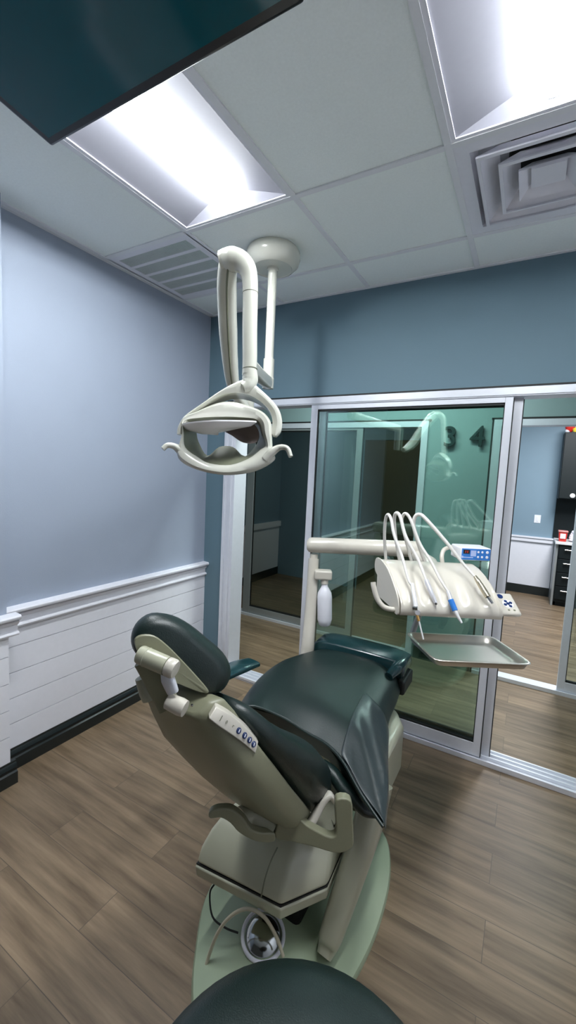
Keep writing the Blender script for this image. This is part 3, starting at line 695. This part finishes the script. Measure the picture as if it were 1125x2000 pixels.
slab([W(606, 1610, 1.24), W(617, 1590, 1.25), W(630, 1566, 1.26), (W(643, 1553, 1.27)), W(652, 1562, 1.28)], .011, .014, 'back_lever', CREAM2, sc=[(1.1, 1), (1.1, 1), (1, 1), (.8, 1), (.6, 1)])
MB().sweep(cr([W(470, 1600, 1.22), W(490, 1592, 1.24), W(520, 1604, 1.24), W(538, 1618, 1.23)], 5), ell(.03, .03, 14, 2.5), -FW).build('back_hinge', CREAM, ch)
MB().sweep(cr([(-.98, 1.06, .80), (-.965, 1.18, .81), (-.94, 1.32, .81), (-.93, 1.40, .80)], 5), ell(.045, .014, 16, 3), (0, 0, 1), lerp_list([(.5, .7), (1, 1), (1, 1), (.85, .8)], 16)).build('armrest_pad', COVER, ch)
MB().tube(cr([(-.955, 1.2, .80), (-.95, 1.2, .65), (-.90, 1.22, .50), (-.80, 1.22, .46)], 5), .016, 12).build('armrest_support', CREAM, ch)
# cable loop on the base
MB().tube(cr([W(396, 1925, 1.30), W(404, 1880, 1.33), W(424, 1825, 1.33), W(450, 1790, 1.32), W(483, 1775, 1.30), W(515, 1790, 1.295), W(540, 1830, 1.31), W(553, 1868, 1.30)], 6), .0055, 10).build('vacuum_hose', mat('tan_hose', (.48, .44, .33), .4), ch)
MB().tube(cr([W(420, 1725, 1.42), W(410, 1745, 1.40), W(415, 1790, 1.37), W(440, 1812, 1.36), W(465, 1822, 1.36)], 6), .003, 8).build('cable', SEAL, ch)
# foot control: polished disc with a rim handle
fc = thing('foot_control', 'polished round foot control with white rim lying on the chair base plate', 'foot control', tuple(W(514, 1826, 1.37)))
fcc = W(514, 1826, 1.37); fn = V((.12, -.22, .95)).normalized()
MB().lathe([(0, -.02), (.045, -.02), (.056, -.012), (.057, 0), (.046, .012), (.024, .02), (0, .022)], fcc, fn, 40).build('disc', mat('dark_chrome', (.45, .47, .47), .14, metal=1), fc)
a_1 = fn.cross(V((1, 0, 0))).normalized(); b_1 = fn.cross(a_1)
MB().tube([fcc+(a_1*math.cos(t)+b_1*math.sin(t))*.067 for t in [2*PI*k/40 for k in range(40)]], .006, 10, closed=True).build('rim_ring', MILK, fc)

# ================================================================== DELIVERY UNIT
du = thing('delivery_unit', 'cream dental delivery unit on a post and arm in front of the glass door', 'delivery unit', (-.93, 1.90, .6))
Rd = V((RT.x, RT.y, 0)).normalized(); Ad = V((-Rd.y, Rd.x, 0)); Zd = V((0, 0, 1))
O = W(880, 1206, 1.50)
def L_(r, a, z): return O+Rd*r+Ad*a+Zd*z
MB().tube(cr([(-.80, 1.70, .50), (-.90, 1.84, .52), (-.937, 1.915, .62), (-.94, 1.93, .72), (-.955, 1.97, .90), (-.968, 2.0, 1.14)], 5), lerp_list([.03, .032, .036, .033, .030, .028], 26), 20).build('post', CREAM2, du)
MB().tube([(-.968, 2.0, 1.138), (-.968, 2.0, 1.165)], .022, 16).build('post_neck', CREAM2, du)
tA, tB = W(600, 1064, 2.25)+V((0, 0, 0)), W(822, 1073, 2.12)
dd = (tB-tA).normalized()
MB().lathe([(0, 0), (.028, .002), (.038, .012), (.041, .025), (.041, (tB-tA).length-.02), (.036, (tB-tA).length), (0, (tB-tA).length+.004)], tA, dd, 32).build('rigid_arm', CREAM2, du)
MB().sweep([W(815, 1085, 2.12), W(838, 1100, 1.95), W(850, 1125, 1.78)], ell(.036, .030, 18, 2.6), Zd).build('flex_arm', CREAM2, du)
MB().obox(W(631, 1122, 2.22), (.092, .06, .05), Rd, Ad, Zd).build('bottle_holder', CREAM2, du, bevel=.01)
bt = W(634, 1222, 2.22); s_ = .001
MB().lathe([(0, .0), (.022, .0), (.03, .006), (.0385, .035), (.039, .15), (.036, .175), (.022, .20), (.0165, .21), (.0165, .245), (0, .246)], bt, UP*.999, 32).build('water_bottle', MILK, du)
MB().lathe([(.0, .222), (.020, .222), (.020, .255), (0, .256)], bt, UP, 24).build('bottle_cap', CREAM2, du)
# head
prof = [(.0, .0), (-.006, .006), (-.008, .02), (-.006, .038), (.002, .052), (.018, .066), (.045, .085), (.085, .11), (.13, .132), (.175, .147), (.22, .153), (.25, .150), (.262, .138), (.266, .10), (.262, .03), (.25, .0)]
NS = 72; rings = []
for k in range(NS+1):
    u = -1+2*k/NS; r = []
    for a, z in prof:
        back = max(0, min(1, a/.25))
        wL, wR = -.182-.03*back+.0*z, .182-.012*back
        x = (wL+wR)/2+u*(wR-wL)/2
        gz = 0
        if a > -.01 and z > .03:
            ph = (x+.182)/.364*5
            sc = (abs(math.sin(ph*PI)))**2.2
            fall = max(0, 1-abs(a-.028)/.085)
            gz = -.016*fall*(1-sc)*(1 if abs(u) < .97 else 0)
        e = max(0, (abs(u)-.96)/.04); r.append(L_(x, a+gz*-.2, z*(1-.05*e)+gz))
    rings.append(r)
MB().loft(rings).build('control_head', CREAM2, du, ang=50)
# left cheek plate
ck = [(.0, .0), (-.004, .03), (.01, .062), (.05, .095), (.12, .137), (.2, .158), (.255, .155), (.272, .13), (.262, .10), (.22, .082), (.17, .066), (.12, .04), (.08, .01), (.05, 0)]
P_ = cr([L_(-.186-.12*a, a, z) for a, z in ck], 3, True)
MB().loft([P_, [p-Rd*.006 for p in P_]]).build('side_cheek', CREAM2, du, bevel=.002)
MB().tube(cr([L_(-.175, .03, .012), L_(-.205, .03, .010), L_(-.235, .035, .018), L_(-.257, .045, .045), L_(-.27, .055, .085), L_(-.272, .06, .10)], 6), .0095, 14).build('positioning_handle', CREAM2, du)
# touchpad
tp = V(L_(.222, .055, .040)); tn = (Zd*.86-Ad*.5).normalized(); tu = tn.cross(Rd).normalized()
if tu.z < 0: tu = -tu
sk = (Rd*.97-Ad*.0).normalized()
pad = MB().obox(tp, (.078, .105, .018), sk, tu, tn).build('touchpad', CREAM2, du, bevel=.009, seg=4)
MB().lathe([(0, 0), (.0195, 0), (.0195, .0012), (0, .0012)], tp+tn*.009-tu*.004+sk*.004, tn, 32).build('joypad_ring', WHITE, pad)
for k in range(4):
    a = PI/4+k*PI/2 if 0 else k*PI/2+.4
    c_ = tp+tn*.0105-tu*.004+sk*.004+(sk*math.cos(a)+tu*math.sin(a))*.0125
    MB().lathe([(0, 0), (.0062, 0), (.0055, .0008), (0, .0008)], c_, tn, 12).build('direction_key', NAVY, pad)
MB().lathe([(0, 0), (.0062, 0), (.006, .0009), (0, .0009)], tp+tn*.0105-tu*.004+sk*.004, tn, 16).build('direction_key', NAVY, pad)
MB().lathe([(0, 0), (.011, 0), (.011, .001), (0, .001)], tp+tn*.009+tu*.032-sk*.012, tn, 24).build('logo_badge', NAVY, pad)
for dx in (-.008, .012):
    MB().obox(tp+tn*.0093-tu*.034+sk*(dx+.004), (.007, .006, .001), sk, tu, tn).build('small_key', KHAKI, pad)
MB().obox(L_(.19, .08, .02), (.05, .03, .02), Rd, Ad, Zd).build('touchpad_bracket', CREAM2, du)
# tray support
MB().tube(cr([L_(-.02, .22, .0), L_(-.03, .26, -.10), L_(-.05, .24, -.175), L_(-.03, .10, -.178)], 5), .012, 12).build('tray_support', ALUD, du)
# steel tray
tr = thing('instrument_tray', 'empty stainless steel instrument tray hanging below the delivery unit', 'tray', tuple(L_(.02, .04, -.142)))
tc_ = [W(792, 1230, 1.70), W(962, 1238, 1.70), W(1043, 1303, 1.45), W(848, 1302, 1.45)]
zt = sum(p.z for p in tc_)/4
tc_ = [V((p.x, p.y, zt)) for p in tc_]
def rrect(cs, inset, z, rad, n=5):
    cen = sum(cs, V())/4; out = []
    for i, p in enumerate(cs):
        a, b = cs[i-1], cs[(i+1) % 4]; ea, eb = (a-p).normalized(), (b-p).normalized()
        q = p+(ea+eb)*inset
        for k in range(n):
            t = k/(n-1)
            q0, q1, q2 = q+ea*rad, q, q+eb*rad
            out.append((q0*(1-t)**2+q1*2*t*(1-t)+q2*t*t)+V((0, 0, z)))
    return out
MB().loft([rrect(tc_, .03, -.0225, .02), rrect(tc_, .012, -.0215, .03), rrect(tc_, .004, .0, .035), rrect(tc_, -.002, .002, .036), rrect(tc_, .0, .004, .035), rrect(tc_, .008, .003, .034), rrect(tc_, .018, -.016, .03), rrect(tc_, .025, -.020, .026), rrect(tc_, .031, -.0205, .02), rrect(tc_, .09, -.0205, .02)]).build('tray_pan', STEEL, tr, ang=60)
# ultrasonic scaler box
sb = thing('scaler_control_box', 'small white control box with blue keypad behind the delivery head', 'control box', tuple(W(905, 1095, 1.74)))
sx_ = Rd; c_b = W(929, 1083, 1.70)
c_b = c_b+Ad*.05
MB().obox(c_b, (.124, .10, .052), Rd, Ad, Zd).build('casing', mat('white_casing', (.80, .80, .84), .3), sb, bevel=.005)
ff = c_b-Ad*.0505
fp = MB().obox(ff+Rd*.001, (.116, .002, .046), Rd, Ad, Zd).build('keypad_panel', BLUE, sb, bevel=.0008)
MB().obox(ff-Rd*.038-Ad*.0012+Zd*.010, (.026, .001, .016), Rd, Ad, Zd).build('display', SEAL, fp)
MB().obox(ff-Rd*.042-Ad*.0019+Zd*.010, (.003, .0006, .009), Rd, Ad, Zd).obox(ff-Rd*.034-Ad*.0019+Zd*.010, (.003, .0006, .009), Rd, Ad, Zd).build('display_digit', RED, fp)
MB().obox(ff-Rd*.010-Ad*.0012+Zd*.004, (.022, .0008, .024), Rd, Ad, Zd).build('legend_plate', mat('pale_blue', (.45, .55, .85), .4), fp)
MB().obox(ff-Rd*.030-Ad*.0012-Zd*.013, (.040, .0008, .0035), Rd, Ad, Zd).lathe([(0, 0), (.005, 0), (.005, .0008), (0, .0008)], ff-Rd*.054-Ad*.001-Zd*.012, -Ad, 12).build('printed_line', mat('pale_blue', (.45, .55, .85), .4), fp)
for r_, s in ((.010, .0045), (.026, .0045), (.046, .0060)):
    for z_ in (.010, -.010):
        MB().lathe([(0, 0), (s, 0), (s*.8, .0015), (0, .0015)], ff+Rd*r_-Ad*.001+Zd*z_, -Ad, 16).build('key', WHITE, fp)
MB().tube(cr([W(864, 1100, 1.72), W(863, 1085, 1.73), W(868, 1073, 1.75), W(882, 1068, 1.76)], 5), .0085, 12).build('support_arm', CREAM2, sb)

# ---------------------------------------------- hoses and instruments in the head
def hose(parent, pts, r0=.0062, r1=.0045):
    P_ = cr([W(*q) for q in pts], 8); MB().tube(P_, lerp_list([r1, r0, r0, r0], len(P_)), 12).build('hose', HOSE, parent)
def inst(name, label, cat, at): return thing(name, label, cat, tuple(W(*at)), 'instruments held in the delivery head')
s1 = inst('air_water_syringe', 'white air water syringe with amber nozzle, leftmost in the delivery head', 'dental instrument', (805, 1140, 1.55))
hose(s1, [(803, 1142, 1.52), (797, 1130, 1.54), (785, 1087, 1.60), (770, 1045, 1.64), (764, 1015, 1.67), (758, 1005, 1.69), (753, 1015, 1.71), (751, 1050, 1.73), (754, 1098, 1.75)])
P_ = [W(805, 1140, 1.515), W(809, 1165, 1.48), (W(814, 1197, 1.455))]
MB().tube(cr(P_, 4), [.006, .0075, .0085], 14).build('body', COUNTER, s1)
MB().lathe([(0, -.008), (.0075, -.008), (.0075, .008), (0, .008)], W(811, 1188, 1.447), RT+FW*-.5, 16).lathe([(0, -.004), (.009, -.003), (.009, .004), (0, .004)], W(815, 1196, 1.45), -FW, 16).build('trigger', CHROME, s1)
MB().tube([W(814, 1199, 1.452), W(818, 1213, 1.445)], .0048, 14).build('nozzle_nut', AMBER, s1)
MB().tube([W(818, 1212, 1.445), W(827, 1249, 1.43)], .0028, 12).build('needle_tip', COUNTER, s1)
s2 = inst('handpiece', 'slim silver white handpiece, second from left in the delivery head', 'dental instrument', (833, 1133, 1.55))
hose(s2, [(833, 1136, 1.53), (827, 1119, 1.56), (815, 1090, 1.60), (792, 1047, 1.64), (782, 1010, 1.67), (774, 1002, 1.69), (770, 1015, 1.71), (773, 1052, 1.73), (781, 1098, 1.75)], .0068)
P_ = [W(832, 1132, 1.53), W(836, 1143, 1.52), W(844, 1162, 1.50), (W(851, 1178, 1.488))]
MB().tube(cr(P_, 4), [.007, .0088, .0085, .0078, .0062], 16).build('body', mat('pale_metal', (.72, .72, .76), .3, metal=.3), s2)
MB().tube([W(850.5, 1177, 1.487), W(852, 1180.5, 1.483)], .0042, 12).build('tip', SEAL, s2)
s3 = inst('handpiece', 'handpiece with a blue grip band, third from left in the delivery head', 'dental instrument', (875, 1155, 1.54))
hose(s3, [(874, 1154, 1.52), (860, 1132, 1.55), (842, 1097, 1.60), (820, 1062, 1.64), (802, 1015, 1.67), (791, 1003, 1.69), (785, 1017, 1.71), (792, 1052, 1.73), (804, 1098, 1.75)])
MB().tube([W(875, 1154, 1.51), W(881, 1172, 1.49)], [.0062, .0075], 16).build('body', mat('pale_metal', (.72, .72, .76), .3, metal=.3), s3)
MB().tube([W(880, 1171, 1.488), W(889, 1193, 1.47)], [.0102, .0098], 18).build('grip_band', BLUE, s3, bevel=.001)
MB().tube([W(888, 1192, 1.47), W(895, 1205, 1.46), W(902, 1217, 1.45)], [.0075, .0058, .0035], 14).build('nose', COUNTER, s3)
s4 = inst('handpiece', 'champagne metal handpiece, rightmost in the delivery head', 'dental instrument', (928, 1127, 1.56))
hose(s4, [(927, 1126, 1.55), (904, 1100, 1.59), (870, 1057, 1.63), (832, 1014, 1.67), (820, 1005, 1.69), (811, 1009, 1.70), (808, 1027, 1.71), (817, 1062, 1.73), (830, 1098, 1.75)], .0075)
MB().tube(cr([W(928, 1126, 1.55), W(935, 1137, 1.53), W(940, 1145, 1.52), W(953, 1166, 1.49)], 4), [.0062, .0088, .0095, .0105, .0100], 16).build('body', GOLD, s4)
MB().tube([W(953, 1167, 1.49), W(962, 1179, 1.475)], [.006, .0048], 14).build('chuck', CHROME, s4)

# ================================================================== STOOL
st = thing('operator_stool', 'round black padded stool seat closest to the viewer', 'stool', (-.193, .439, 0))
sx0, sy0 = -.193, .439; SZ = .13
MB().lathe([(0, .585), (.22, .585), (.245, .595), (.260, .615), (.260, .64), (.248, .66), (.215, .675), (.13, .683), (0, .685)], (sx0, sy0, 0), n=56).build('seat', VINYL, st)
MB().lathe([(0, .57), (.15, .57), (.16, .578), (.16, .586), (0, .586)], (sx0, sy0, 0), n=40).build('seat_pan', SEAL, st)
MB().lathe([(0, .08), (.03, .08), (.03, .25), (.018, .25), (.018, .57), (0, .57)], (sx0, sy0, 0), n=24).build('gas_lift', CHROME, st)
for k in range(5):
    a = 2*PI*k/5+.3; d = V((math.cos(a), math.sin(a), 0)); b = V((sx0, sy0, 0))
    l = MB().sweep([b+V((0, 0, .10)), b+d*.12+V((0, 0, .09)), b+d*.24+V((0, 0, .065))], ell(.016, .014, 12, 3)).build('leg', CHROME, st)
    w = b+d*.235; pd = V((-d.y, d.x, 0))
    MB().lathe([(0, -.018), (.026, -.018), (.029, -.01), (.029, .01), (.026, .018), (0, .018)], w+V((0, 0, .0292)), pd, 20).build('caster', SEAL, l)

# ================================================================== LIGHTING
def area(name, loc, size, power, col=(1, 1, 1), rot=(0, 0, 0)):
    l = bpy.data.lights.new(name, 'AREA'); l.shape = 'RECTANGLE'; l.size, l.size_y = size; l.energy = power; l.color = col
    o = bpy.data.objects.new(name, l); C.objects.link(o); o.location = loc; o.rotation_euler = rot; return o
area('hall_lamp', (-1.0, 2.98, 2.69), (1.2, .25), 9.5, (.88, 1, .97))
area('dark_room_fill', (-1.9, 4.6, 2.69), (.4, .4), 1.6, (1, .95, .85))  # added fill that lifts the brown door; the room is unlit
area('far_room_lamp', (.6, 5.2, 2.70), (.6, 1.2), 26, (.95, .97, 1))
w = bpy.data.worlds.new('world'); bpy.context.scene.world = w; w.use_nodes = True
w.node_tree.nodes['Background'].inputs[0].default_value = (.4, .5, .6, 1); w.node_tree.nodes['Background'].inputs[1].default_value = .0

# ================================================================== CAMERA
cd = bpy.data.cameras.new('camera'); co = bpy.data.objects.new('camera', cd); C.objects.link(co)
cd.sensor_fit = 'HORIZONTAL'; cd.sensor_width = 36; cd.lens = 36*F_PX/1125; cd.clip_start = .02; cd.clip_end = 60
co.matrix_world = Matrix(((RT.x, UP.x, -FW.x, 0), (RT.y, UP.y, -FW.y, 0), (RT.z, UP.z, -FW.z, H), (0, 0, 0, 1)))
s = bpy.context.scene; s.camera = co
s.view_settings.view_transform = 'Standard'; s.view_settings.look = 'None'; s.view_settings.gamma = 1; s.view_settings.use_curve_mapping = False
s.view_settings.exposure = 2.08
